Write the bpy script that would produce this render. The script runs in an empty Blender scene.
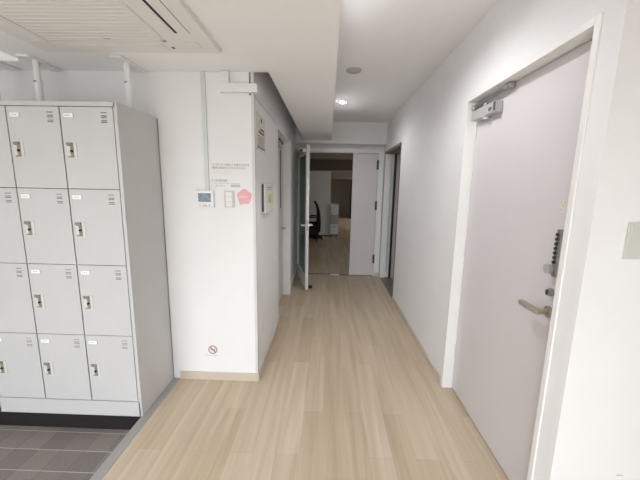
import bpy, bmesh, math
from mathutils import Vector, Matrix
C = bpy.context.scene
COL = C.collection

# ------------------------------------------------------------------ camera, world, daylight, exposure
cam_d = bpy.data.cameras.new('camera'); cam = bpy.data.objects.new('camera', cam_d); COL.objects.link(cam)
cam_d.sensor_fit = 'HORIZONTAL'; cam_d.sensor_width = 36.0; cam_d.lens = 313.57 / 640 * 36.0
cam_d.clip_start = 0.02
R_ = Vector((0.99947315, 0.02677637, 0.0183424)); U_ = Vector((-0.02252108, 0.16520393, 0.98600226)); F_ = Vector((-0.02337132, 0.98589588, -0.16571992))
m = Matrix.Identity(4)
for i in range(3):
    m[i][0] = R_[i]; m[i][1] = U_[i]; m[i][2] = -F_[i]
m[2][3] = 1.45
cam.matrix_world = m
C.camera = cam

w = bpy.data.worlds.new('sky'); C.world = w; w.use_nodes = True
bg = w.node_tree.nodes['Background']; bg.inputs[0].default_value = (0.93, 0.97, 1.0, 1); bg.inputs[1].default_value = 0.5

def area(name, loc, rot, sx, sy, power, col=(1, 1, 1)):
    d = bpy.data.lights.new(name, 'AREA'); d.shape = 'RECTANGLE'; d.size = sx; d.size_y = sy; d.energy = power; d.color = col
    o = bpy.data.objects.new(name, d); COL.objects.link(o); o.location = loc; o.rotation_euler = rot
    return o
# daylight through the glazed entrance behind the camera, and through the far room's side window, plus an added fill there
area('entrance_daylight', (-1.6, -4.6, 3.3), (math.radians(64), 0, 0), 5.4, 3.4, 620, (0.91, 0.965, 1.0))
sd = bpy.data.lights.new('sun', 'SUN'); sd.energy = 6.0; sd.angle = math.radians(1.0); sd.color = (0.97, 0.98, 1.0)
sun = bpy.data.objects.new('sun', sd); COL.objects.link(sun); sun.location = (0, -6, 8); sun.rotation_euler = (math.radians(38), 0, 0)
area('far_window_daylight', (3.1, 13.4, 1.3), (0, math.radians(90), 0), 1.4, 3.6, 52, (1.0, 0.97, 0.92))
area('cabinet_fill', (3.1, 7.2, 1.3), (0, math.radians(90), 0), 1.2, 1.2, 14, (1.0, 0.98, 0.95))  # added fill without a window, brightens the cabinet fronts
C.view_settings.view_transform = 'Standard'; C.view_settings.look = 'None'
C.view_settings.gamma = 1.0; C.view_settings.exposure = 0.17; C.view_settings.use_curve_mapping = False

# ------------------------------------------------------------------ materials
def lin(c):
    return tuple((v / 255 / 12.92 if v / 255 <= 0.04045 else ((v / 255 + 0.055) / 1.055) ** 2.4) for v in c)
def mat(name, rgb, rough=0.6, metal=0.0, var=0.03, scale=6.0, bump=0.0, bscale=300.0, trans=0.0, emit=0.0, spec=0.5):
    mt = bpy.data.materials.new(name); mt.use_nodes = True
    nt = mt.node_tree; b = nt.nodes['Principled BSDF']; L = nt.links
    c = lin(rgb)
    tc = nt.nodes.new('ShaderNodeNewGeometry')
    no = nt.nodes.new('ShaderNodeTexNoise'); no.inputs['Scale'].default_value = scale; no.inputs['Detail'].default_value = 3
    L.new(tc.outputs['Position'], no.inputs['Vector'])
    rp = nt.nodes.new('ShaderNodeValToRGB')
    rp.color_ramp.elements[0].position = 0.3; rp.color_ramp.elements[1].position = 0.7
    rp.color_ramp.elements[0].color = (*[v * (1 - var) for v in c], 1); rp.color_ramp.elements[1].color = (*[min(1, v * (1 + var)) for v in c], 1)
    L.new(no.outputs['Fac'], rp.inputs['Fac']); L.new(rp.outputs['Color'], b.inputs['Base Color'])
    b.inputs['Roughness'].default_value = rough; b.inputs['Metallic'].default_value = metal
    b.inputs['Transmission Weight'].default_value = trans; b.inputs['Specular IOR Level'].default_value = spec
    if bump:
        n2 = nt.nodes.new('ShaderNodeTexNoise'); n2.inputs['Scale'].default_value = bscale; L.new(tc.outputs['Position'], n2.inputs['Vector'])
        bp = nt.nodes.new('ShaderNodeBump'); bp.inputs['Strength'].default_value = bump; bp.inputs['Distance'].default_value = 0.002
        L.new(n2.outputs['Fac'], bp.inputs['Height']); L.new(bp.outputs['Normal'], b.inputs['Normal'])
    if emit:
        b.inputs['Emission Color'].default_value = (1, 0.97, 0.92, 1); b.inputs['Emission Strength'].default_value = emit
    return mt
WALL = mat('wallpaper', (238, 237, 238), 0.85, var=0.01, bump=0.25, bscale=260)
CEIL = mat('ceiling_paint', (244, 243, 244), 0.9, var=0.01, bump=0.15)
LOWC = mat('lower_ceiling_paint', (250, 250, 250), 0.9, var=0.01, bump=0.15)
PANEL = mat('wall_panel', (228, 226, 224), 0.6, var=0.01)
DOORP = mat('door_enamel', (217, 212, 214), 0.42, var=0.01)
FRAME = mat('frame_enamel', (236, 235, 233), 0.45, var=0.01)
LOCK = mat('locker_enamel', (202, 201, 201), 0.42, var=0.012)
LOCKD = mat('locker_gap_shade', (84, 82, 80), 0.7)
DARK = mat('black_plinth', (26, 23, 25), 0.5)
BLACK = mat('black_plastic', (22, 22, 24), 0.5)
PLAS = mat('white_plastic', (236, 236, 234), 0.4, var=0.01)
ACP = mat('ac_plastic', (236, 234, 230), 0.5, var=0.01)
ACG = mat('ac_grille', (230, 228, 223), 0.55, var=0.01)
STEEL = mat('brushed_steel', (178, 178, 176), 0.35, 0.9)
DSTEEL = mat('dark_steel', (90, 88, 86), 0.4, 0.8)
SILV = mat('silver_paint', (186, 187, 188), 0.4, 0.35)
BRONZ = mat('satin_bronze', (172, 162, 148), 0.4, 0.4)
ALU = mat('aluminium_edge', (165, 163, 158), 0.45, 0.35)
DUCT = mat('duct_plastic', (214, 217, 217), 0.5, var=0.01)
BASEB = mat('baseboard_vinyl', (204, 192, 177), 0.6)
CARD = mat('label_card', (248, 248, 246), 0.6)
GREY = mat('grey_print', (150, 148, 146), 0.8)
LGREY = mat('light_grey_print', (196, 194, 191), 0.8)
BROWN = mat('brown_print', (150, 112, 100), 0.8)
PINKP = mat('pale_pink_print', (228, 216, 210), 0.8)
DPRINT = mat('dark_print', (126, 116, 110), 0.8)
REDP = mat('red_print', (190, 138, 142), 0.8)
PINK = mat('blossom_pink', (238, 178, 182), 0.7)
PALEP = mat('blossom_text', (246, 214, 210), 0.7)
PAPER = mat('poster_paper', (222, 219, 211), 0.8)
YELL = mat('yellow_green_sticker', (216, 218, 158), 0.7)
BOXP = mat('key_box_plastic', (218, 220, 219), 0.4)
SCREEN = mat('intercom_screen', (128, 146, 156), 0.2, var=0.35, scale=30)
GREYC = mat('detector_plastic', (190, 187, 185), 0.6)
SWG = mat('switch_plate_grey', (205, 206, 200), 0.4, var=0.01)
GLASS = mat('door_glass', (150, 166, 154), 0.03, var=0.0, trans=1.0)
LAMPM = mat('lamp_lens', (255, 250, 240), 0.4, emit=14.0)
SCRD = mat('smoked_trim', (120, 108, 98), 0.5)
CURT = mat('pinkish_door_face', (196, 184, 182), 0.6)
BEAD = mat('corner_bead', (214, 214, 213), 0.5)
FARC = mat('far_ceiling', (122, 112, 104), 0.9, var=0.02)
CHROME = mat('bright_lever', (232, 232, 230), 0.3, 0.1)
PANELL = mat('lit_box', (240, 240, 242), 0.5, emit=0.25)
PAVE = mat('outdoor_paving', (190, 186, 180), 0.8)
LKREC = mat('lock_recess', (140, 133, 122), 0.5)
LKPL = mat('lock_plate', (214, 212, 206), 0.45)
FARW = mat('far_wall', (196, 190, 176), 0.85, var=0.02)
CHAIRM = mat('chair_fabric', (26, 25, 27), 0.8, var=0.1)

def wood():
    mt = bpy.data.materials.new('pale_oak_planks'); mt.use_nodes = True
    nt = mt.node_tree; b = nt.nodes['Principled BSDF']; L = nt.links; N = nt.nodes.new
    g = N('ShaderNodeNewGeometry'); sp = N('ShaderNodeSeparateXYZ'); L.new(g.outputs['Position'], sp.inputs[0])
    cb = N('ShaderNodeCombineXYZ'); L.new(sp.outputs['Y'], cb.inputs['X']); L.new(sp.outputs['X'], cb.inputs['Y'])
    br = N('ShaderNodeTexBrick'); L.new(cb.outputs[0], br.inputs['Vector'])
    br.offset = 0.37; br.offset_frequency = 2
    br.inputs['Scale'].default_value = 1.0; br.inputs['Brick Width'].default_value = 0.92; br.inputs['Row Height'].default_value = 0.128
    br.inputs['Mortar Size'].default_value = 0.0009; br.inputs['Mortar Smooth'].default_value = 0.4; br.inputs['Bias'].default_value = 0.0
    br.inputs['Color1'].default_value = (*lin((192, 175, 151)), 1); br.inputs['Color2'].default_value = (*lin((206, 191, 171)), 1)
    br.inputs['Mortar'].default_value = (*lin((182, 165, 141)), 1)
    # grain: noise stretched along the planks
    mp = N('ShaderNodeMapping'); mp.inputs['Scale'].default_value = (17, 0.9, 1); L.new(g.outputs['Position'], mp.inputs['Vector'])
    n1 = N('ShaderNodeTexNoise'); n1.inputs['Scale'].default_value = 1.0; n1.inputs['Detail'].default_value = 4; n1.inputs['Distortion'].default_value = 0.6
    L.new(mp.outputs[0], n1.inputs['Vector'])
    mp2 = N('ShaderNodeMapping'); mp2.inputs['Scale'].default_value = (130, 3.0, 1); L.new(g.outputs['Position'], mp2.inputs['Vector'])
    n2 = N('ShaderNodeTexNoise'); n2.inputs['Scale'].default_value = 1.0; n2.inputs['Detail'].default_value = 3
    L.new(mp2.outputs[0], n2.inputs['Vector'])
    r1 = N('ShaderNodeValToRGB'); L.new(n1.outputs['Fac'], r1.inputs['Fac'])
    r1.color_ramp.elements[0].position = 0.32; r1.color_ramp.elements[0].color = (0.83, 0.80, 0.755, 1)
    r1.color_ramp.elements[1].position = 0.68; r1.color_ramp.elements[1].color = (1.04, 1.04, 1.04, 1)
    r2 = N('ShaderNodeValToRGB'); L.new(n2.outputs['Fac'], r2.inputs['Fac'])
    r2.color_ramp.elements[0].position = 0.3; r2.color_ramp.elements[0].color = (0.975, 0.97, 0.965, 1)
    r2.color_ramp.elements[1].position = 0.7; r2.color_ramp.elements[1].color = (1.02, 1.02, 1.02, 1)
    m1 = N('ShaderNodeMix'); m1.data_type = 'RGBA'; m1.blend_type = 'MULTIPLY'; m1.inputs['Factor'].default_value = 1
    L.new(br.outputs['Color'], m1.inputs[6]); L.new(r1.outputs['Color'], m1.inputs[7])
    m2 = N('ShaderNodeMix'); m2.data_type = 'RGBA'; m2.blend_type = 'MULTIPLY'; m2.inputs['Factor'].default_value = 1
    L.new(m1.outputs[2], m2.inputs[6]); L.new(r2.outputs['Color'], m2.inputs[7])
    L.new(m2.outputs[2], b.inputs['Base Color'])
    b.inputs['Roughness'].default_value = 0.42; b.inputs['Specular IOR Level'].default_value = 0.35
    return mt
WOOD = wood()
def tiles():
    mt = bpy.data.materials.new('slate_tiles'); mt.use_nodes = True
    nt = mt.node_tree; b = nt.nodes['Principled BSDF']; L = nt.links; N = nt.nodes.new
    g = N('ShaderNodeNewGeometry')
    mp = N('ShaderNodeMapping'); mp.inputs['Location'].default_value = (0.03, 0.067, 0); L.new(g.outputs['Position'], mp.inputs['Vector'])
    br = N('ShaderNodeTexBrick'); L.new(mp.outputs[0], br.inputs['Vector']); br.offset = 0.0
    br.inputs['Scale'].default_value = 1.0; br.inputs['Brick Width'].default_value = 0.1365; br.inputs['Row Height'].default_value = 0.1365
    br.inputs['Mortar Size'].default_value = 0.0022; br.inputs['Mortar Smooth'].default_value = 0.2
    br.inputs['Color1'].default_value = (*lin((120, 112, 108)), 1); br.inputs['Color2'].default_value = (*lin((138, 128, 123)), 1)
    br.inputs['Mortar'].default_value = (*lin((112, 105, 100)), 1)
    n1 = N('ShaderNodeTexNoise'); n1.inputs['Scale'].default_value = 140; n1.inputs['Detail'].default_value = 4; L.new(g.outputs['Position'], n1.inputs['Vector'])
    r1 = N('ShaderNodeValToRGB'); L.new(n1.outputs['Fac'], r1.inputs['Fac'])
    r1.color_ramp.elements[0].position = 0.3; r1.color_ramp.elements[0].color = (0.78, 0.78, 0.78, 1)
    r1.color_ramp.elements[1].position = 0.7; r1.color_ramp.elements[1].color = (1.1, 1.1, 1.1, 1)
    m1 = N('ShaderNodeMix'); m1.data_type = 'RGBA'; m1.blend_type = 'MULTIPLY'; m1.inputs['Factor'].default_value = 1
    L.new(br.outputs['Color'], m1.inputs[6]); L.new(r1.outputs['Color'], m1.inputs[7])
    sp = N('ShaderNodeSeparateXYZ'); L.new(mp.outputs[0], sp.inputs[0])
    def line(sock, wd):
        a = N('ShaderNodeMath'); a.operation = 'DIVIDE'; a.inputs[1].default_value = 0.1365; L.new(sock, a.inputs[0])
        fr = N('ShaderNodeMath'); fr.operation = 'FRACT'; L.new(a.outputs[0], fr.inputs[0])
        pp = N('ShaderNodeMath'); pp.operation = 'PINGPONG'; pp.inputs[1].default_value = 0.5; L.new(fr.outputs[0], pp.inputs[0])
        lt = N('ShaderNodeMath'); lt.operation = 'LESS_THAN'; lt.inputs[1].default_value = wd; L.new(pp.outputs[0], lt.inputs[0]); return lt.outputs[0]
    mr = N('ShaderNodeMix'); mr.data_type = 'RGBA'; mr.inputs[7].default_value = (*lin((186, 182, 176)), 1)
    L.new(line(sp.outputs['Y'], 0.014), mr.inputs[0]); L.new(m1.outputs[2], mr.inputs[6]); L.new(mr.outputs[2], b.inputs['Base Color'])
    bp = N('ShaderNodeBump'); bp.inputs['Strength'].default_value = 0.4; bp.inputs['Distance'].default_value = 0.003
    L.new(n1.outputs['Fac'], bp.inputs['Height']); L.new(bp.outputs['Normal'], b.inputs['Normal'])
    b.inputs['Roughness'].default_value = 0.6
    return mt
TILE = tiles()

# ------------------------------------------------------------------ mesh helpers
class MB:
    """collects shapes (in the coordinates of the thing they belong to, or of the world) into one mesh"""
    def __init__(self): self.bm = bmesh.new(); self.mi = 0
    def _fin(self, fs):
        for f in fs: f.material_index = self.mi
    def box(self, x0, x1, y0, y1, z0, z1, bev=0.0, seg=2):
        r = bmesh.ops.create_cube(self.bm, size=1.0); vs = r['verts']
        for v in vs:
            v.co = Vector(((x0 + x1) / 2 + v.co.x * (x1 - x0), (y0 + y1) / 2 + v.co.y * (y1 - y0), (z0 + z1) / 2 + v.co.z * (z1 - z0)))
        fs = set(f for v in vs for f in v.link_faces)
        self._fin(fs)
        if bev:
            es = list(set(e for v in vs for e in v.link_edges))
            rr = bmesh.ops.bevel(self.bm, geom=es, offset=bev, segments=seg, affect='EDGES', profile=0.5)
            self._fin(rr['faces'])
        return self
    def cyl(self, p, q, r0, r1=None, n=24, caps=True):
        p, q = Vector(p), Vector(q); r1 = r0 if r1 is None else r1
        d = (q - p); L = d.length
        rot = Vector((0, 0, 1)).rotation_difference(d.normalized()).to_matrix().to_4x4()
        M = Matrix.Translation((p + q) / 2) @ rot
        r = bmesh.ops.create_cone(self.bm, cap_ends=caps, segments=n, radius1=r0, radius2=r1, depth=L, matrix=M)
        self._fin(set(f for v in r['verts'] for f in v.link_faces)); return self
    def sphere(self, c, r, sx=1, sy=1, sz=1):
        M = Matrix.Translation(c) @ Matrix.Diagonal((sx, sy, sz, 1))
        q = bmesh.ops.create_uvsphere(self.bm, u_segments=20, v_segments=12, radius=r, matrix=M)
        self._fin(set(f for v in q['verts'] for f in v.link_faces)); return self
    def prism(self, pts, vec):
        """polygon pts (3-D) extruded along vec"""
        vs = [self.bm.verts.new(p) for p in pts]; f = self.bm.faces.new(vs)
        r = bmesh.ops.extrude_face_region(self.bm, geom=[f])
        nv = [v for v in r['geom'] if isinstance(v, bmesh.types.BMVert)]
        bmesh.ops.translate(self.bm, verts=nv, vec=Vector(vec))
        self._fin(set(g for v in vs + nv for g in v.link_faces)); return self
    def tube(self, pts, rads, n=12):
        pts = [Vector(p) for p in pts]; rings = []
        if not hasattr(rads, '__len__'): rads = [rads] * len(pts)
        for i, p in enumerate(pts):
            t = (pts[min(i + 1, len(pts) - 1)] - pts[max(i - 1, 0)]).normalized()
            a = t.orthogonal().normalized() if i == 0 else (ax - t * ax.dot(t)).normalized()
            ax = a; b = t.cross(a)
            rings.append([self.bm.verts.new(p + (a * math.cos(k * 2 * math.pi / n) + b * math.sin(k * 2 * math.pi / n)) * rads[i]) for k in range(n)])
        fs = []
        for i in range(len(rings) - 1):
            for k in range(n):
                fs.append(self.bm.faces.new((rings[i][k], rings[i][(k + 1) % n], rings[i + 1][(k + 1) % n], rings[i + 1][k])))
        fs.append(self.bm.faces.new(rings[0][::-1])); fs.append(self.bm.faces.new(rings[-1]))
        self._fin(fs); return self
    def ring(self, c, axis, r_in, r_out, depth, n=32):
        """flat annulus extruded along axis ('x','y','z')"""
        def at(r, k, d):
            a = k * 2 * math.pi / n; u, v = r * math.cos(a), r * math.sin(a)
            o = {'x': (d, u, v), 'y': (u, d, v), 'z': (u, v, d)}[axis]
            return self.bm.verts.new(Vector(c) + Vector(o))
        R = [[at(r, k, d) for k in range(n)] for (r, d) in ((r_in, 0), (r_out, 0), (r_out, depth), (r_in, depth))]
        fs = []
        for j in range(4):
            for k in range(n):
                A, B = R[j], R[(j + 1) % 4]
                fs.append(self.bm.faces.new((A[k], A[(k + 1) % n], B[(k + 1) % n], B[k])))
        self._fin(fs); return self
    def build(self, name, mats, parent=None, off=(0, 0, 0), smooth=False):
        bmesh.ops.recalc_face_normals(self.bm, faces=self.bm.faces[:])
        if any(off): bmesh.ops.translate(self.bm, verts=self.bm.verts[:], vec=-Vector(off))
        me = bpy.data.meshes.new(name); self.bm.to_mesh(me); self.bm.free()
        for mt in (mats if isinstance(mats, (list, tuple)) else [mats]): me.materials.append(mt)
        if smooth:
            for p in me.polygons: p.use_smooth = True
            me.set_sharp_from_angle(angle=math.radians(40))
        o = bpy.data.objects.new(name, me); COL.objects.link(o)
        if parent is not None: o.parent = parent
        return o
def tag(o, label=None, cat=None, group=None, kind=None):
    if label: o['label'] = label
    if cat: o['category'] = cat
    if group: o['group'] = group
    if kind: o['kind'] = kind
    return o
def thing(name, loc, label, cat, group=None, kind=None, rz=0.0):
    o = bpy.data.objects.new(name, None); COL.objects.link(o); o.location = loc; o.rotation_euler = (0, 0, rz); o.empty_display_size = 0.1
    return tag(o, label, cat, group, kind)
def struct(name, mb, mt, label=None, cat=None):
    o = mb.build(name, mt); return tag(o, label, cat, None, 'structure')
def copy_tree(o, parent=None):
    c = o.copy(); COL.objects.link(c); c.parent = parent
    for ch in o.children: copy_tree(ch, c)
    return c
def text(body, size, thick=0.0004):
    cu = bpy.data.curves.new('lettering', 'FONT'); cu.body = body; cu.size = size; cu.extrude = thick; cu.resolution_u = 2
    o = bpy.data.objects.new('lettering', cu); COL.objects.link(o)
    dg = bpy.context.evaluated_depsgraph_get(); me = bpy.data.meshes.new_from_object(o.evaluated_get(dg))
    bpy.data.objects.remove(o); return me
def text_to(mb, body, x0, x1, z, size, y, face='y', mi=0):
    """writes body into mb, stretched to span x0..x1, facing -y (or facing +x: then x0..x1 runs along y)"""
    me = text(body, size); xs = [v.co.x for v in me.vertices]
    if not xs: return
    k = (x1 - x0) / max(1e-6, max(xs) - min(xs)); mn = min(xs)
    n0 = len(mb.bm.verts); f0 = len(mb.bm.faces)
    mb.bm.from_mesh(me); mb.bm.verts.ensure_lookup_table(); mb.bm.faces.ensure_lookup_table()
    for v in mb.bm.verts[n0:]:
        u = x0 + (v.co.x - mn) * k
        v.co = Vector((u, y - v.co.z, z + v.co.y)) if face == 'y' else Vector((y + v.co.z, u, z + v.co.y))
    for f in mb.bm.faces[f0:]: f.material_index = mi
    bpy.data.meshes.remove(me)

# ------------------------------------------------------------------ the setting
f = MB(); f.box(-1.10, 2.6, -1.65, 2.15, -0.14, 0); f.box(-0.5, 1.9, 2.15, 5.16, -0.14, 0); f.box(-0.62, -0.5, 3.13, 4.12, -0.14, 0); f.box(-3.2, 3.2, 5.16, 17.0, -0.14, 0)
struct('floor', f, WOOD, 'pale oak plank floor running down the corridor', 'floor')
f = MB(); f.box(-3.1, -1.15, -1.65, 2.15, -0.2, -0.1)
struct('floor_tile', f, TILE, 'dark slate tiled entry floor one step below the planks', 'floor')
f = MB(); f.box(-8, 8, -12, -1.66, -0.3, -0.15)
struct('ground', f, PAVE, 'pale paving outside the entrance', 'ground')
f = MB(); f.box(-1.15, -1.092, -1.65, 2.149, -0.1, 0.003, 0.002)
struct('trim_1', f, ALU, 'grey metal edge strip where planks meet dark tiles', 'edge strip')

# wall behind the lockers and the end of the corridor's left wall
f = MB(); f.box(-3.2, -0.62, 2.15, 2.3, -0.2, 2.5); f.box(-0.62, -0.5, 2.15, 3.13, -0.0, 2.03)
f.box(-0.62, -0.528, 2.15, 5.16, 2.03, 2.6)
f.box(-0.70, -0.5, 4.12, 5.16, 0, 2.03); f.box(-0.80, -0.62, 2.2, 5.16, 0, 2.5)
struct('wall_left', f, WALL, 'white wall behind the lockers turning into the corridor', 'wall')
f = MB(); f.box(-0.515, -0.497, 2.145, 2.17, 0.0, 2.168)
f.box(-0.502, -0.497, 2.16, 3.13, 2.022, 2.034); f.box(-0.502, -0.497, 4.12, 5.1, 2.022, 2.034)
struct('trim_2', f, BEAD, 'slim white corner bead and panel capping on left wall', 'trim')
# right wall with the steel door's opening and the far doorway
f = MB()
f.box(0.88, 1.06, 1.065, 1.152, 0, 2.5); f.box(0.88, 1.06, 1.152, 2.17, 2.026, 2.5); f.box(0.88, 1.06, 2.17, 3.99, 0, 2.5)
f.box(0.88, 1.06, 3.99, 5.04, 2.0, 2.5); f.box(0.88, 1.06, 5.04, 5.16, 0, 2.5); f.box(0.98, 1.06, 1.152, 2.17, 0, 2.026)
f.box(1.06, 2.6, 1.065, 1.2, 0, 2.5)
struct('wall_right', f, WALL, 'white right-hand wall around the big grey door', 'wall')
f = MB(); f.box(1.9, 1.95, 3.4, 5.4, 0, 2.5); f.box(1.06, 1.9, 3.4, 3.45, 0, 2.5); f.box(1.06, 1.9, 5.2, 5.25, 0, 2.5)
struct('wall_side_room', f, FARW, 'plain wall inside the dark side room', 'wall')
# entrance hall around the camera
f = MB(); f.box(-3.2, -2.8, -1.65, -1.6, -0.2, 2.5); f.box(0.75, 2.6, -1.65, -1.6, -0.2, 2.5); f.box(-2.8, 0.75, -1.65, -1.6, 2.02, 2.5)
struct('wall_entrance', f, WALL, 'white wall around the glazed entrance', 'wall')
f = MB(); f.box(-3.2, -3.1, -1.65, 2.15, -0.2, 2.5); f.box(2.6, 2.7, -1.65, 1.2, -0.2, 2.5)
struct('wall_hall', f, WALL, 'white side walls of the entrance hall', 'wall')
# far partition with the double door, header above
f = MB(); f.box(-0.62, 1.06, 5.03, 5.13, 2.12, 2.6); f.box(-3.2, -0.5, 5.16, 5.25, 0, 2.6); f.box(0.84, 3.2, 5.16, 5.25, 0, 2.6); f.box(-0.5, 0.84, 5.16, 5.25, 2.06, 2.6)
struct('wall_far', f, WALL, 'white header and partition around the far double door', 'wall')
f = MB(); f.box(-0.64, 1.9, 1.2, 5.3, 2.443, 2.6); f.box(0.033, 2.7, -1.65, 1.2, 2.443, 2.6)
struct('ceiling', f, CEIL, 'higher pale ceiling over the corridor with downlights', 'ceiling')
f = MB()
f.prism([(-3.2, -1.65, 2.17), (0.033, -1.65, 2.17), (0.033, 5.029, 2.17), (-0.40, 5.029, 2.17), (-0.40, 2.15, 2.17), (-3.2, 2.15, 2.17)], (0, 0, 0.36))
struct('ceiling_lower', f, LOWC, 'lowered cream ceiling on the left with the air conditioner', 'ceiling')

# baseboards
f = MB(); f.box(-1.088, -0.496, 2.139, 2.15, 0, 0.062, 0.001); f.box(-0.5, -0.489, 2.139, 3.13, 0, 0.062, 0.001)
f.box(-0.5, -0.492, 4.13, 5.12, 0, 0.05)
struct('baseboard_left', f, BASEB, 'beige baseboard around the white wall end', 'baseboard')
f = MB(); f.box(0.869, 0.88, 2.173, 3.985, 0, 0.055, 0.001); f.box(0.885, 2.6, 1.056, 1.065, 0, 0.055, 0.001)
f.box(0.80, 0.868, 5.085, 5.1, 0, 0.06)
struct('baseboard_right', f, BASEB, 'beige baseboard along the right wall', 'baseboard')

# ------------------------------------------------------------------ door 1: big steel door on the right
D = thing('door_1', (0.945, 2.13, 0), 'large plain grey-white steel door in the right wall', 'door', None, 'structure'); O = D.location
f = MB(); f.box(0.874, 0.98, 2.140, 2.172, 0, 2.028, 0.0015); f.box(0.874, 0.98, 1.150, 1.175, 0, 2.028, 0.0015); f.box(0.874, 0.98, 1.175, 2.140, 2.001, 2.028, 0.0015)
f.build('frame', FRAME, D, O)
f = MB(); f.box(0.945, 0.979, 1.178, 2.134, 0.009, 1.998, 0.0015); f.build('panel', DOORP, D, O)
clo = MB(); clo.box(0.898, 0.944, 1.84, 2.115, 1.878, 1.938, 0.004); clo.cyl((0.915, 1.96, 1.862), (0.915, 1.96, 1.88), 0.018)
clo = clo.build('door_closer', SILV, D, O); tag(clo, 'silver hydraulic door closer at the top of the door')
f = MB(); f.box(0.896, 0.9, 1.835, 1.85, 1.885, 1.93); f.box(0.895, 0.9, 1.87, 1.9, 1.892, 1.91); f.build('end_cap', DSTEEL, clo)
for c in (clo.children): c.location = -O
f = MB(); f.cyl((0.921, 1.99, 1.938), (0.921, 1.99, 1.962), 0.013)
f.tube([(0.921, 1.99, 1.955), (0.905, 2.1, 1.957)], 0.009, 8); f.cyl((0.903, 2.105, 1.945), (0.903, 2.105, 1.975), 0.014)
f.tube([(0.903, 2.105, 1.966), (0.918, 1.775, 1.974)], 0.0075, 8); f.box(0.905, 0.935, 1.725, 1.785, 1.972, 1.9955, 0.002)
a = f.build('arm', STEEL, clo, smooth=True); a.location = -O
f = MB(); f.box(0.932, 0.946, 1.25, 1.288, 1.105, 1.30, 0.003)
f.mi = 1
for k in range(7): f.cyl((0.933, 1.279, 1.165 + k * 0.019), (0.926, 1.279, 1.165 + k * 0.019), 0.007, n=12)
k = f.build('keypad_lock', [STEEL, DSTEEL], D, O, True)
f = MB(); f.cyl((0.946, 1.295, 1.133), (0.936, 1.295, 1.133), 0.022); f.cyl((0.936, 1.295, 1.133), (0.915, 1.295, 1.133), 0.018, 0.02); f.build('thumb_turn', SILV, D, O, True)
f = MB(); f.cyl((0.946, 1.285, 1.034), (0.934, 1.285, 1.034), 0.017); f.cyl((0.934, 1.285, 1.034), (0.926, 1.285, 1.034), 0.014)
f.mi = 1; f.box(0.921, 0.927, 1.282, 1.288, 1.024, 1.044); f.build('lock_cylinder', [STEEL, DSTEEL], D, O, True)
f = MB(); f.cyl((0.946, 1.285, 0.948), (0.938, 1.285, 0.948), 0.025); f.cyl((0.938, 1.285, 0.948), (0.90, 1.285, 0.948), 0.012)
f.box(0.886, 0.908, 1.275, 1.405, 0.936, 0.958, 0.004); f.build('handle', BRONZ, D, O, True)
f = MB(); f.box(0.9445, 0.9455, 1.275, 1.308, 1.367, 1.415); f.mi = 1
for q in ((1.298, 1.402), (1.288, 1.392), (1.298, 1.375), (1.282, 1.405)): f.box(0.9438, 0.9446, q[0], q[0] + 0.006, q[1], q[1] + 0.007)
f.build('sticker', [PAPER, LGREY], D, O)
for z in (0.25, 1.0, 1.8):
    f = MB(); f.cyl((0.94, 2.137, z), (0.94, 2.137, z + 0.1), 0.005, n=10); f.build('hinge', FRAME, D, O)

# ------------------------------------------------------------------ door 2: recessed door in the corridor's left wall
D = thing('door_2', (-0.6, 3.14, 0), 'white door with narrow glass slit in the left corridor wall', 'door', None, 'structure'); O = D.location
f = MB(); f.box(-0.62, -0.488, 4.075, 4.125, 0, 2.025, 0.002); f.box(-0.62, -0.50, 3.13, 3.15, 0, 2.025); f.box(-0.62, -0.50, 3.15, 4.075, 2.0, 2.025)
f.build('frame', FRAME, D, O)
f = MB(); f.box(-0.625, -0.59, 3.153, 4.072, 0.008, 1.998); f.build('panel', DOORP, D, O)
f = MB(); f.box(-0.592, -0.588, 3.86, 3.925, 1.19, 1.88); f.build('glass_slit', DSTEEL, D, O)
f = MB(); f.cyl((-0.592, 4.0, 0.925), (-0.55, 4.0, 0.925), 0.011, n=12); f.cyl((-0.592, 4.0, 0.925), (-0.584, 4.0, 0.925), 0.024); f.box(-0.556, -0.54, 3.885, 4.01, 0.916, 0.934, 0.003); f.build('handle', STEEL, D, O, True)
f = MB(); f.box(-0.59, -0.565, 3.60, 3.83, 1.90, 1.955, 0.003); f.mi = 1; f.tube([(-0.575, 3.88, 1.958), (-0.57, 3.98, 1.965)], 0.008, 8); f.tube([(-0.57, 3.98, 1.97), (-0.575, 3.7, 1.985)], 0.008, 8)
f.build('door_closer', [SILV, DSTEEL], D, O)

# ------------------------------------------------------------------ door 3: far double door (glazed leaf swung towards us, narrow leaf shut)
D = thing('door_3', (-0.47, 5.15, 0), 'far double door with glazed leaf open and narrow leaf shut', 'door', None, 'structure'); O = D.location
f = MB(); f.box(-0.5, -0.485, 5.14, 5.20, 0, 2.06, 0.002); f.box(0.778, 0.862, 5.10, 5.20, 0, 2.06, 0.002); f.box(-0.485, 0.778, 5.10, 5.20, 1.995, 2.06, 0.002)
f.build('frame', FRAME, D, O)
f = MB(); f.box(-0.485, 0.778, 5.135, 5.16, -0.002, 0.004); f.mi = 1; f.box(0.06, 0.21, 5.10, 5.14, 0.0005, 0.009)
f.build('sill', [DSTEEL, CHROME], D, O)
f = MB(); f.box(0.378, 0.774, 5.11, 5.15, 0.01, 1.99, 0.002)
sl = f.build('narrow_leaf', DOORP, D, O)
for z in (0.22, 1.10, 1.74):
    f = MB(); f.cyl((0.777, 5.105, z), (0.777, 5.105, z + 0.15), 0.011, n=12); f.box(0.754, 0.80, 5.105, 5.113, z + 0.005, z + 0.145)
    h = f.build('hinge', DSTEEL, D, O)
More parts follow.
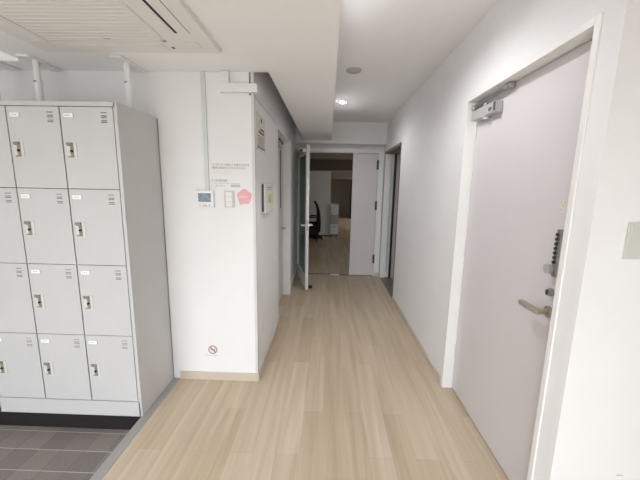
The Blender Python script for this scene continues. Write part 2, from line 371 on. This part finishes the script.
# glazed leaf, built along local +x from its hinge
ang = math.atan2(4.262 - 5.115, -0.277 + 0.487)
lf = MB(); W = 0.878
lf.box(0, 0.075, -0.02, 0.02, 0.012, 2.0, 0.002); lf.box(W - 0.075, W, -0.02, 0.02, 0.012, 2.0, 0.002)
lf.box(0.07, W - 0.07, -0.02, 0.02, 1.89, 2.0, 0.002); lf.box(0.07, W - 0.07, -0.02, 0.02, 0.012, 0.2, 0.002)
leaf = lf.build('glazed_leaf', FRAME, D); leaf.location = Vector((-0.487, 5.115, 0)) - O; leaf.rotation_euler = (0, 0, ang)
f = MB(); f.box(0.07, W - 0.07, -0.004, 0.004, 0.195, 1.895); f.build('glass', GLASS, leaf)
f = MB()
for s in (-1, 1):
    f.cyl((W - 0.045, 0, 0.93), (W - 0.045, s * 0.075, 0.93), 0.011, n=12); f.cyl((W - 0.045, s * 0.02, 0.93), (W - 0.045, s * 0.027, 0.93), 0.025)
    f.box(W - 0.17, W - 0.03, s * 0.07 - 0.011, s * 0.07 + 0.011, 0.921, 0.939, 0.003)
f.mi = 1; f.box(W, W + 0.002, -0.012, 0.012, 0.86, 1.0)
f.build('handle', [CHROME, SILV], leaf, smooth=True)
f = MB(); f.box(W - 0.16, W - 0.05, -0.065, -0.02, 1.91, 1.955, 0.003); f.tube([(W - 0.1, -0.05, 1.96), (W - 0.3, -0.09, 1.965), (0.25, -0.03, 1.985)], 0.009, 8); f.mi = 1; f.box(W - 0.13, W - 0.10, -0.085, -0.06, 1.925, 1.95)
f.build('door_closer', [FRAME, BLACK], leaf)
for z in (0.2, 0.95, 1.43):
    f = MB(); f.cyl((-0.004, -0.028, z), (-0.004, -0.028, z + 0.14), 0.012, n=12); f.box(0.0, 0.05, -0.025, -0.019, z, z + 0.14); f.build('hinge', DSTEEL, leaf)
f = MB(); f.box(W - 0.13, W - 0.08, 0.02, 0.095, 0.001, 0.04, 0.004); f.tube([(W - 0.085, 0.03, 0.03), (W - 0.085, 0.022, 0.1)], 0.008, 8); tag(f.build('door_stop', BLACK, leaf), 'black foot stop at the foot of the glazed leaf')

# ------------------------------------------------------------------ door 4: far doorway in the right wall
D = thing('door_4', (0.88, 5.02, 0), 'dark-edged doorway far down the right wall', 'door', None, 'structure'); O = D.location
f = MB(); f.box(0.872, 1.07, 3.99, 4.008, 0, 2.012); f.box(0.866, 1.07, 4.0, 5.04, 1.975, 2.012); f.build('head_frame', SCRD, D, O)
f = MB(); f.box(0.872, 0.955, 5.012, 5.05, 0, 1.976); f.build('jamb', FRAME, D, O)
f = MB(); pts = [(0.966 + 0.007 * math.sin(i * 1.7), 5.0, i * 0.13) for i in range(1, 15)]
f.tube(pts, 0.008, 8); f.build('weather_strip', DUCT, D, O)
f = MB(); f.box(0.88, 1.06, 4.0, 5.04, -0.001, 0.005); f.build('sill', SCRD, D, O)
f = MB(); f.box(1.042, 1.75, 4.96, 4.995, 0.012, 1.96, 0.002); lf4 = f.build('leaf', CURT, D, O)
f = MB(); f.box(1.008, 1.041, 4.985, 5.0, 0.008, 1.97); f.build('gap_shade_strip', BLACK, D, O)  # black strip painting the shade in the slit beside the leaf

# ------------------------------------------------------------------ far room
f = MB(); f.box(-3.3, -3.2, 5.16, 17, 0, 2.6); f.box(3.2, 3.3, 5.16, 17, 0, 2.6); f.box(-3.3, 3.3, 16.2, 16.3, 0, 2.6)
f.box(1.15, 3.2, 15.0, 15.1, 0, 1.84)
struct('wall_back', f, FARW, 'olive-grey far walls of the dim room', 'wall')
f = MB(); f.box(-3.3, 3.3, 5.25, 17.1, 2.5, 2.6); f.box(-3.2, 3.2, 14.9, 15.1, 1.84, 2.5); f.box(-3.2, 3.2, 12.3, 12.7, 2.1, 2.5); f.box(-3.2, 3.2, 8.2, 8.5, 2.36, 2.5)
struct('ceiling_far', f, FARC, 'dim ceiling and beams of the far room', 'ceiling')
f = MB(); f.box(1.02, 1.15, 14.93, 15.0, 0, 1.84); struct('trim_3', f, DARK, 'dark upright at the edge of the far opening', 'trim')

# ------------------------------------------------------------------ lockers
L = thing('locker_cabinet', (-1.605, 1.95, -0.1), 'pale grey steel locker bank with twelve doors beside the step', 'lockers'); O = L.location
XR, XL, YF, YB = -1.14, -2.10, 1.738, 2.148
f = MB(); f.box(XR - 0.02, XR, YF, YB, 0, 1.878, 0.002); f.box(XL, XL + 0.048, YF, YB, 0, 1.878, 0.002)
f.box(XL + 0.01, XR - 0.01, YF, YB, 1.855, 1.878, 0.001); f.box(XL + 0.01, XR - 0.01, YF, YB, 0.001, 0.101, 0.001); f.box(XL, XR, YB - 0.01, YB, 0, 1.877)
f.build('body', LOCK, L, O)
f = MB(); f.box(XL + 0.02, XR - 0.02, YF + 0.02, YF + 0.03, 0.1, 1.856); f.build('gap_shade_sheet', LOCKD, L, O)  # dark sheet that paints the shade seen through the door gaps
f = MB(); f.box(XL, XR - 0.005, YF + 0.004, YB - 0.01, -0.1, 0.0); f.build('plinth', DARK, L, O)
CW, RH = 0.2957, 0.437
dw, dh = CW - 0.007, RH - 0.0035
f = MB(); f.box(0, dw, -0.0, 0.017, 0, dh, 0.0012); dr = f.build('door', LOCK, L)
f = MB(); f.box(0.014, 0.072, -0.002, 0.001, dh - 0.058, dh - 0.031, 0.0005); f.mi = 1; f.box(0.018, 0.068, -0.0026, -0.0018, dh - 0.055, dh - 0.034)
f.mi = 2; f.box(0.028, 0.034, -0.003, -0.0024, dh - 0.048, dh - 0.041); f.box(0.038, 0.044, -0.003, -0.0024, dh - 0.048, dh - 0.041); f.box(0.048, 0.054, -0.003, -0.0024, dh - 0.048, dh - 0.041)
f.build('label_holder', [LOCK, CARD, LGREY], dr)
f = MB()
for k in range(5):
    z = dh - 0.029 - k * 0.0125 - (0.004 if k % 2 else 0)
    f.mi = 0; f.box(0.222, 0.254, -0.0006, 0.002, z - 0.0018, z + 0.0018)
    f.mi = 1; f.box(0.222, 0.254, -0.003, 0.001, z + 0.0018, z + 0.0036)
f.build('vent', [LOCKD, LOCK], dr)
f = MB(); f.box(0.018, 0.072, -0.003, 0.001, dh - 0.270, dh - 0.182, 0.001)
f.mi = 1; f.box(0.022, 0.056, -0.0036, -0.0025, dh - 0.266, dh - 0.186)
f.mi = 0; f.box(0.023, 0.040, -0.008, -0.003, dh - 0.258, dh - 0.205, 0.001)
f.mi = 2; f.cyl((0.046, -0.003, dh - 0.232), (0.046, -0.012, dh - 0.232), 0.006, n=14)
f.mi = 1; f.box(0.020, 0.052, -0.009, -0.003, dh - 0.200, dh - 0.186, 0.001)
f.build('lock', [LKPL, LKREC, BLACK], dr)
first = True
for r in range(4):
    for c in range(3):
        d = dr if first else copy_tree(dr, L); first = False
        d.location = Vector((XR - 0.02 - (c + 1) * CW + 0.0035, YF + 0.0, 1.853 - (r + 1) * RH + 0.002)) - O

# ------------------------------------------------------------------ tension poles between the locker top and the ceiling
def tension_pole(x, label):
    t = thing('tension_pole', (x, 1.96, 1.878), label, 'tension pole', 'white tension poles above the lockers')
    f = MB(); f.cyl((0.02, 0, 0.008), (0.02, 0, 0.278), 0.016, n=20); f.build('pole', PLAS, t, smooth=True)
    f = MB(); f.cyl((0.02, 0, 0.012), (0.02, 0, 0.15), 0.0195, n=20); f.cyl((0.02, 0, 0.15), (0.02, 0, 0.172), 0.0225, n=20); f.mi = 1; f.box(0.012, 0.028, -0.0235, -0.021, 0.156, 0.166); f.mi = 0; f.build('collar', [PLAS, GREY], t, smooth=True)
    f = MB(); f.box(-0.035, 0.035, -0.07, 0.17, 0.277, 0.2915, 0.003); f.build('ceiling_plate', PLAS, t)
    f = MB(); f.box(-0.012, 0.052, -0.03, 0.03, 0.0003, 0.01, 0.002); f.build('foot', PLAS, t)
    return t
tension_pole(-1.225, 'white tension pole over the locker column nearest the corridor')
tension_pole(-1.77, 'white tension pole over the middle of the locker bank')
t = tension_pole(-2.04, 'white tension pole at the far left end of the lockers')

f = MB(); f.box(-2.0, -1.858, 1.30, 1.965, 2.156, 2.1695, 0.002)
tag(f.build('ceiling_panel', PANELL), 'slim bright white ceiling panel at the left edge above the lockers', 'ceiling light')  # emission added so the panel and the wall above the lockers read brighter

# ------------------------------------------------------------------ ceiling cassette air conditioner
A = thing('air_conditioner', (-1.07, 1.305, 2.17), 'white square cassette air conditioner in the lowered ceiling', 'air conditioner'); O = A.location
f = MB(); x0, x1, y0, y1 = -1.55, -0.588, 0.85, 1.806; zb = 2.146
# panel face: sloped rim plus flat frame around the intake
f.prism([(x0, y0, 2.1698), (x1, y0, 2.1698), (x1, y1, 2.1698), (x0, y1, 2.1698)], (0, 0, -0.012))
f.box(x0 + 0.003, -1.425, y0 + 0.003, y1 - 0.003, zb, 2.16); f.box(-0.815, -0.734, y0 + 0.003, y1 - 0.003, zb, 2.16); f.box(-0.719, x1 - 0.003, y0 + 0.003, y1 - 0.003, zb, 2.16)
f.box(-0.735, -0.718, 1.585, y1 - 0.003, zb, 2.16); f.box(-0.735, -0.718, y0 + 0.003, 1.0, zb, 2.16)
f.box(-1.425, -0.815, 1.664, y1 - 0.003, zb, 2.16); f.box(-1.425, -0.815, y0 + 0.003, 0.955, zb, 2.16)
f.mi = 1; f.box(-0.734, -0.719, 1.0, 1.585, 2.1475, 2.157); f.box(-0.664, -0.6622, 1.0, 1.588, 2.1452, 2.1475)
f.box(-0.822, -0.810, 1.728, 1.75, 2.1452, 2.1475)
f.build('panel', [ACP, BLACK], A, O)
f = MB(); f.box(-1.425, -0.815, 0.955, 1.664, 2.1475, 2.16)
n = 24
for k in range(n):
    y = 0.975 + k * (1.64 - 0.975) / (n - 1); f.box(-1.41, -0.83, y - 0.010, y + 0.010, 2.1448, 2.1485, 0.001, 1)
f.box(-1.425, -0.815, 0.955, 0.968, 2.142, 2.156); f.box(-1.425, -0.815, 1.648, 1.664, 2.142, 2.156); f.box(-1.425, -1.41, 0.955, 1.664, 2.142, 2.156); f.box(-0.83, -0.815, 0.955, 1.664, 2.142, 2.156)
f.mi = 1; f.box(-1.108, -1.084, 1.633, 1.637, 2.1412, 2.1425); f.box(-1.080, -1.076, 1.632, 1.638, 2.1412, 2.1425)
f.build('intake_grille', [ACG, GREY], A, O)
def flap(xa, xb, ya, yb):
    f = MB(); f.box(xa, xb, ya, yb, 2.1446, 2.15, 0.0012); f.build('air_flap', ACP, A, O)
flap(-0.717, -0.6645, 1.0, 1.585); flap(-1.495, -1.44, 1.0, 1.585); flap(-1.36, -0.85, 1.71, 1.765); flap(-1.36, -0.85, 0.86, 0.91)
for sx in (-1.46, -0.70):
    for sy in (0.915, 1.70):
        f = MB(); f.prism([(sx - 0.035, sy - 0.03, 2.147), (sx + 0.035, sy - 0.03, 2.147), (sx + 0.035, sy + 0.03, 2.147), (sx - 0.035, sy + 0.03, 2.147)], (0, 0, -0.003)); f.build('corner_cover', ACP, A, O)

# ------------------------------------------------------------------ things on the white wall end
f = MB(); f.box(-0.840, -0.811, 2.138, 2.15, 1.416, 2.168, 0.002); f.mi = 0
tag(f.build('cable_cover', DUCT), 'grey vertical cable cover running down from ceiling to intercom', 'cable cover')
E_ = thing('duct', (-0.676, 2.15, 2.07), 'white L-shaped cable duct wrapping round the top of the wall corner', 'cable duct'); O = E_.location
f = MB(); f.box(-0.704, -0.652, 2.122, 2.15, 2.09, 2.168, 0.002); f.build('riser', PLAS, E_, O)
f = MB(); f.box(-0.708, -0.62, 2.118, 2.15, 2.04, 2.097, 0.003); f.build('elbow', PLAS, E_, O)
f = MB(); f.prism([(-0.622, 2.12, 2.043), (-0.472, 2.12, 2.043), (-0.472, 2.2, 2.043), (-0.4965, 2.2, 2.043), (-0.4965, 2.1455, 2.043), (-0.622, 2.1455, 2.043)], (0, 0, 0.051)); f.build('run', PLAS, E_, O)

I = thing('intercom', (-0.842, 2.15, 1.357), 'white video intercom with grey-blue screen under the cable cover', 'intercom'); O = I.location
f = MB(); f.box(-0.903, -0.779, 2.128, 2.15, 1.298, 1.416, 0.004); f.build('body', PLAS, I, O)
f = MB(); f.box(-0.884, -0.798, 2.1265, 2.129, 1.338, 1.396); f.build('screen', SCREEN, I, O)
for x, wd in ((-0.88, 0.014), (-0.855, 0.03), (-0.815, 0.012)):
    f = MB(); f.box(x, x + wd, 2.1255, 2.129, 1.308, 1.319, 0.001); f.build('button', SILV if wd > .02 else SWG, I, O)

S = thing('light_switch', (-0.675, 2.15, 1.37), 'white triple light switch plate between intercom and pink blossom', 'light switch'); O = S.location
f = MB(); f.box(-0.711, -0.642, 2.142, 2.15, 1.302, 1.416, 0.002); f.build('plate', SWG, S, O)
for k in range(3):
    f = MB(); f.box(-0.699, -0.655, 2.137, 2.143, 1.309 + k * 0.0335, 1.340 + k * 0.0335, 0.0015); f.build('rocker', PLAS, S, O)

f = MB(); text_to(f, 'インターホンを押してお待ちいただき', -0.789, -0.537, 1.582, 0.017, 2.1494); f.mi = 0
text_to(f, '受付をお済ませくださいますように。', -0.787, -0.562, 1.561, 0.018, 2.1494)
f.mi = 1
f.box(-0.786, -0.65, 2.1488, 2.1494, 1.545, 1.548); f.box(-0.786, -0.66, 2.1488, 2.1494, 1.532, 1.535)
tag(f.build('wall_notice', [BROWN, PINKP]), 'two-line reddish brown lettering on the wall above the switches', 'wall lettering')
f = MB(); text_to(f, '【ご利用時間】', -0.793, -0.692, 1.476, 0.018, 2.1494)
text_to(f, '平日 ９時から１８時', -0.78, -0.672, 1.460, 0.012, 2.1494, mi=1); text_to(f, '土曜 ９時から', -0.78, -0.70, 1.443, 0.012, 2.1494, mi=1)
f.mi = 1; f.box(-0.664, -0.602, 2.1488, 2.1494, 1.461, 1.465); f.box(-0.664, -0.602, 2.1488, 2.1494, 1.441, 1.456)
tag(f.build('wall_notice', [GREY, LGREY]), 'small grey lettering just above the light switch plate', 'wall lettering')

B = thing('blossom_sticker', (-0.573, 2.149, 1.375), 'pink blossom shaped sticker beside the wall corner', 'sticker'); O = B.location
f = MB(); c = Vector((-0.573, 2.1495, 1.376)); pts = []
for k in range(60):
    a = math.pi / 2 + k * 2 * math.pi / 60; r = 0.0445 + 0.0085 * abs(math.cos(2.5 * (a - math.pi / 2))) ** 1.0
    pts.append((c.x + r * math.cos(a), c.y, c.z + r * math.sin(a)))
f.prism(pts, (0, -0.001, 0)); f.prism([(-0.607, 2.1495, 1.345), (-0.585, 2.1495, 1.33), (-0.605, 2.1495, 1.316)], (0, -0.0009, 0)); f.build('petals', PINK, B, O)
f = MB(); f.box(-0.604, -0.55, 2.148, 2.1486, 1.378, 1.383); f.box(-0.607, -0.553, 2.148, 2.1486, 1.368, 1.373); f.build('lettering', PALEP, B, O)

N_ = thing('no_smoking_sign', (-0.845, 2.149, 0.24), 'small red no smoking circle low on the white wall', 'sign'); O = N_.location
f = MB(); c = (-0.835, 2.1494, 0.241); f.ring(c, 'y', 0.026, 0.034, -0.0008)
d = 0.026 * 0.75
f.prism([(c[0] - d - 0.004, 2.1494, c[2] + d - 0.004), (c[0] - d + 0.004, 2.1494, c[2] + d + 0.004), (c[0] + d + 0.004, 2.1494, c[2] - d + 0.004), (c[0] + d - 0.004, 2.1494, c[2] - d - 0.004)], (0, -0.0008, 0)); f.build('prohibition_ring', REDP, N_, O)
f = MB(); f.box(c[0] - 0.018, c[0] + 0.014, 2.1488, 2.1494, c[2] - 0.003, c[2] + 0.003); f.tube([(c[0] + 0.016, 2.149, c[2] + 0.004), (c[0] + 0.012, 2.149, c[2] + 0.011), (c[0] + 0.018, 2.149, c[2] + 0.016)], 0.0015, 6); f.build('cigarette', DPRINT, N_, O)
f = MB(); f.box(-0.895, -0.86, 2.1488, 2.1494, 0.194, 0.198); f.box(-0.855, -0.80, 2.1488, 2.1494, 0.195, 0.198); f.build('caption', LGREY, N_, O)

# ------------------------------------------------------------------ things on the corridor side of the left wall
P_ = thing('poster', (-0.499, 2.36, 1.82), 'beige paper poster with dark lettering high on the corridor side wall', 'poster'); O = P_.location
f = MB(); f.box(-0.5, -0.4985, 2.205, 2.515, 1.70, 1.955); f.build('sheet', PAPER, P_, O)
f = MB()
for (ya, yb, z, h) in ((2.36, 2.40, 1.90, 0.03), (2.33, 2.47, 1.845, 0.016), (2.28, 2.47, 1.82, 0.018)): f.box(-0.4986, -0.498, ya, yb, z, z + h)
for k in range(5): f.box(-0.4986, -0.498, 2.25 + 0.01 * (k % 2), 2.47, 1.80 - k * 0.016, 1.805 - k * 0.016)
f.box(-0.4986, -0.498, 2.24, 2.49, 1.717, 1.728)
f.build('lettering', DPRINT, P_, O)
f = MB(); f.box(-0.5, -0.4955, 2.49, 2.52, 1.63, 1.67, 0.001); tag(f.build('hook', PLAS), 'tiny white hook on the wall below the paper poster', 'hook')
K = thing('key_box', (-0.499, 2.52, 1.36), 'pale grey wall box with yellow-green sticker on corridor side wall', 'wall box'); O = K.location
f = MB(); f.box(-0.5, -0.472, 2.36, 2.70, 1.245, 1.475, 0.003); f.build('body', BOXP, K, O)
f = MB(); f.box(-0.497, -0.482, 2.354, 2.361, 1.26, 1.465); f.build('side_vent', DSTEEL, K, O)
f = MB(); f.box(-0.4725, -0.4712, 2.46, 2.67, 1.315, 1.39); f.mi = 1; f.box(-0.4713, -0.471, 2.50, 2.52, 1.33, 1.38); f.box(-0.4713, -0.471, 2.56, 2.58, 1.32, 1.36); f.build('sticker', [YELL, GREY], K, O)
f = MB(); f.box(-0.4725, -0.4712, 2.43, 2.66, 1.44, 1.446); f.box(-0.4725, -0.4712, 2.43, 2.62, 1.425, 1.43); f.build('lettering', GREY, K, O)
W_ = thing('wall_socket', (-0.499, 2.31, 0.345), 'white wall socket low on the corridor side wall near the corner', 'socket'); O = W_.location
f = MB(); f.box(-0.5, -0.494, 2.275, 2.345, 0.29, 0.405, 0.002); f.mi = 1
for z in (0.322, 0.366):
    f.box(-0.4945, -0.4935, 2.298, 2.302, z, z + 0.012); f.box(-0.4945, -0.4935, 2.314, 2.318, z, z + 0.012)
f.build('plate', [PLAS, LGREY], W_, O)

# ------------------------------------------------------------------ near right wall
S = thing('light_switch', (1.06, 1.065, 1.293), 'grey blank switch plate on the near right wall at the picture edge', 'switch plate'); O = S.location
f = MB(); f.box(0.998, 1.121, 1.058, 1.065, 1.230, 1.355, 0.002); f.build('plate', SWG, S, O)
f = MB(); f.box(1.009, 1.11, 1.056, 1.059, 1.241, 1.344, 0.001); f.build('cover', SWG, S, O)
f = MB(); f.box(1.126, 1.149, 1.0635, 1.065, 0.383, 0.387); tag(f.build('wall_mark', LGREY), 'tiny grey mark low on the near right wall', 'mark')

# ------------------------------------------------------------------ ceiling fixtures
def downlight(x, y, label, power):
    t = thing('downlight', (x, y, 2.443), label, 'downlight', 'corridor downlights')
    f = MB(); f.ring((0, 0, -0.0005), 'z', 0.042, 0.06, -0.008); f.build('trim_ring', PLAS, t, smooth=True)
    f = MB(); f.sphere((0, 0, -0.002), 0.042, 1, 1, 0.4); f.build('lens', LAMPM, t, smooth=True)
    d = bpy.data.lights.new('downlight_light', 'SPOT'); d.energy = power; d.shadow_soft_size = 0.04; d.spot_size = math.radians(165); d.spot_blend = 0.6; d.color = (0.97, 0.98, 1.0)
    o = bpy.data.objects.new('downlight_light', d); COL.objects.link(o); o.parent = t; o.location = (0, 0, -0.03)
downlight(0.147, 3.891, 'lit ceiling downlight deeper in the corridor near the far door', 19)
downlight(0.185, 1.80, 'lit ceiling downlight at the top edge over the near corridor', 31)
Q = thing('smoke_detector', (0.194, 2.885, 2.443), 'round grey ceiling detector between the two downlights', 'smoke detector')
f = MB(); f.cyl((0, 0, -0.012), (0, 0, -0.0005), 0.062, 0.067, n=36); f.build('base', GREYC, Q, smooth=True)
f = MB(); f.ring((0, 0, -0.012), 'z', 0.02, 0.05, -0.006); f.build('grille', GREYC, Q, smooth=True)

# ------------------------------------------------------------------ far room furniture
T = thing('storage_cabinet', (-0.45, 9.6, 0), 'tall pale cabinet standing in the dim far room', 'cabinet'); O = T.location
f = MB(); f.box(-1.0, 0.062, 9.4, 9.85, 0.03, 1.83, 0.003); f.build('body', PLAS, T, O)
f = MB(); f.box(-1.0, 0.067, 9.39, 9.86, 1.83, 1.92, 0.004); f.build('top_cap', PLAS, T, O)
f = MB(); f.box(-0.26, 0.06, 9.385, 9.402, 0.05, 1.82, 0.002); f.build('door', PLAS, T, O)
f = MB(); f.box(-0.98, -0.27, 9.385, 9.402, 0.05, 1.82, 0.002); f.build('door', PLAS, T, O)
f = MB(); f.box(-0.99, 0.055, 9.42, 9.84, 0.0, 0.04); f.build('plinth', DARK, T, O)
T = thing('drawer_chest', (0.19, 9.5, 0), 'white three-drawer chest beside the tall pale cabinet', 'drawers'); O = T.location
f = MB(); f.box(0.075, 0.31, 9.3, 9.75, 0.07, 0.96, 0.004); f.build('body', PLAS, T, O)
for z in (0.09, 0.375, 0.66):
    f = MB(); f.box(0.08, 0.305, 9.285, 9.3, z, z + 0.275, 0.004)
    dd = f.build('drawer', (GREYC if z == 0.375 else PLAS), T, O)
    f = MB(); f.box(0.15, 0.235, 9.275, 9.286, z + 0.2, z + 0.22, 0.002); h = f.build('handle', GREYC, dd); h.location = -O
for x in (0.11, 0.275):
    for y in (9.34, 9.7):
        f = MB(); f.cyl((x - 0.012, y, 0.025), (x + 0.012, y, 0.025), 0.025, n=16); f.box(x - 0.006, x + 0.006, y - 0.008, y + 0.008, 0.03, 0.072); f.build('caster', BLACK, T, O)
# black chair in profile, its curved tall back towards the cabinet
T = thing('office_chair', (-0.42, 8.6, 0), 'black swivel chair with tall curved back in the far room', 'chair'); O = T.location
f = MB(); prof = [(-0.20, 0.26), (-0.195, 0.42), (-0.20, 0.58), (-0.215, 0.74), (-0.245, 0.87), (-0.285, 0.98), (-0.355, 1.09)]
n = len(prof)
poly = [(x, 8.38, z) for x, z in prof] + [(x - 0.03 - 0.13 * (1 - i / (n - 1)) ** 1.3, 8.38, z - 0.01) for i, (x, z) in reversed(list(enumerate(prof)))]
f.prism(poly, (0, 0.42, 0)); f.build('backrest', CHAIRM, T, O)
f = MB(); f.box(-0.68, -0.21, 8.37, 8.83, 0.34, 0.50, 0.04); f.build('seat', CHAIRM, T, O)
f = MB(); f.cyl((-0.42, 8.6, 0.08), (-0.42, 8.6, 0.41), 0.03, n=16); f.box(-0.58, -0.24, 8.42, 8.78, 0.16, 0.36, 0.03); f.build('gas_lift', BLACK, T, O)
for k in range(5):
    a = k * 2 * math.pi / 5 + 0.2; e = Vector((-0.42 + 0.27 * math.cos(a), 8.6 + 0.27 * math.sin(a), 0.07))
    f = MB(); f.tube([(-0.42, 8.6, 0.1), e], [0.05, 0.03], 8); f.cyl(e + Vector((-0.015, 0, -0.042)), e + Vector((0.015, 0, -0.042)), 0.028, n=14); f.build('leg', BLACK, T, O)
f = MB(); f.tube([(-0.25, 8.36, 0.45), (-0.24, 8.34, 0.66), (-0.50, 8.34, 0.66)], 0.02, 8); f.build('armrest', BLACK, T, O)
f = MB(); f.tube([(-0.25, 8.84, 0.45), (-0.24, 8.86, 0.66), (-0.50, 8.86, 0.66)], 0.02, 8); f.build('armrest', BLACK, T, O)
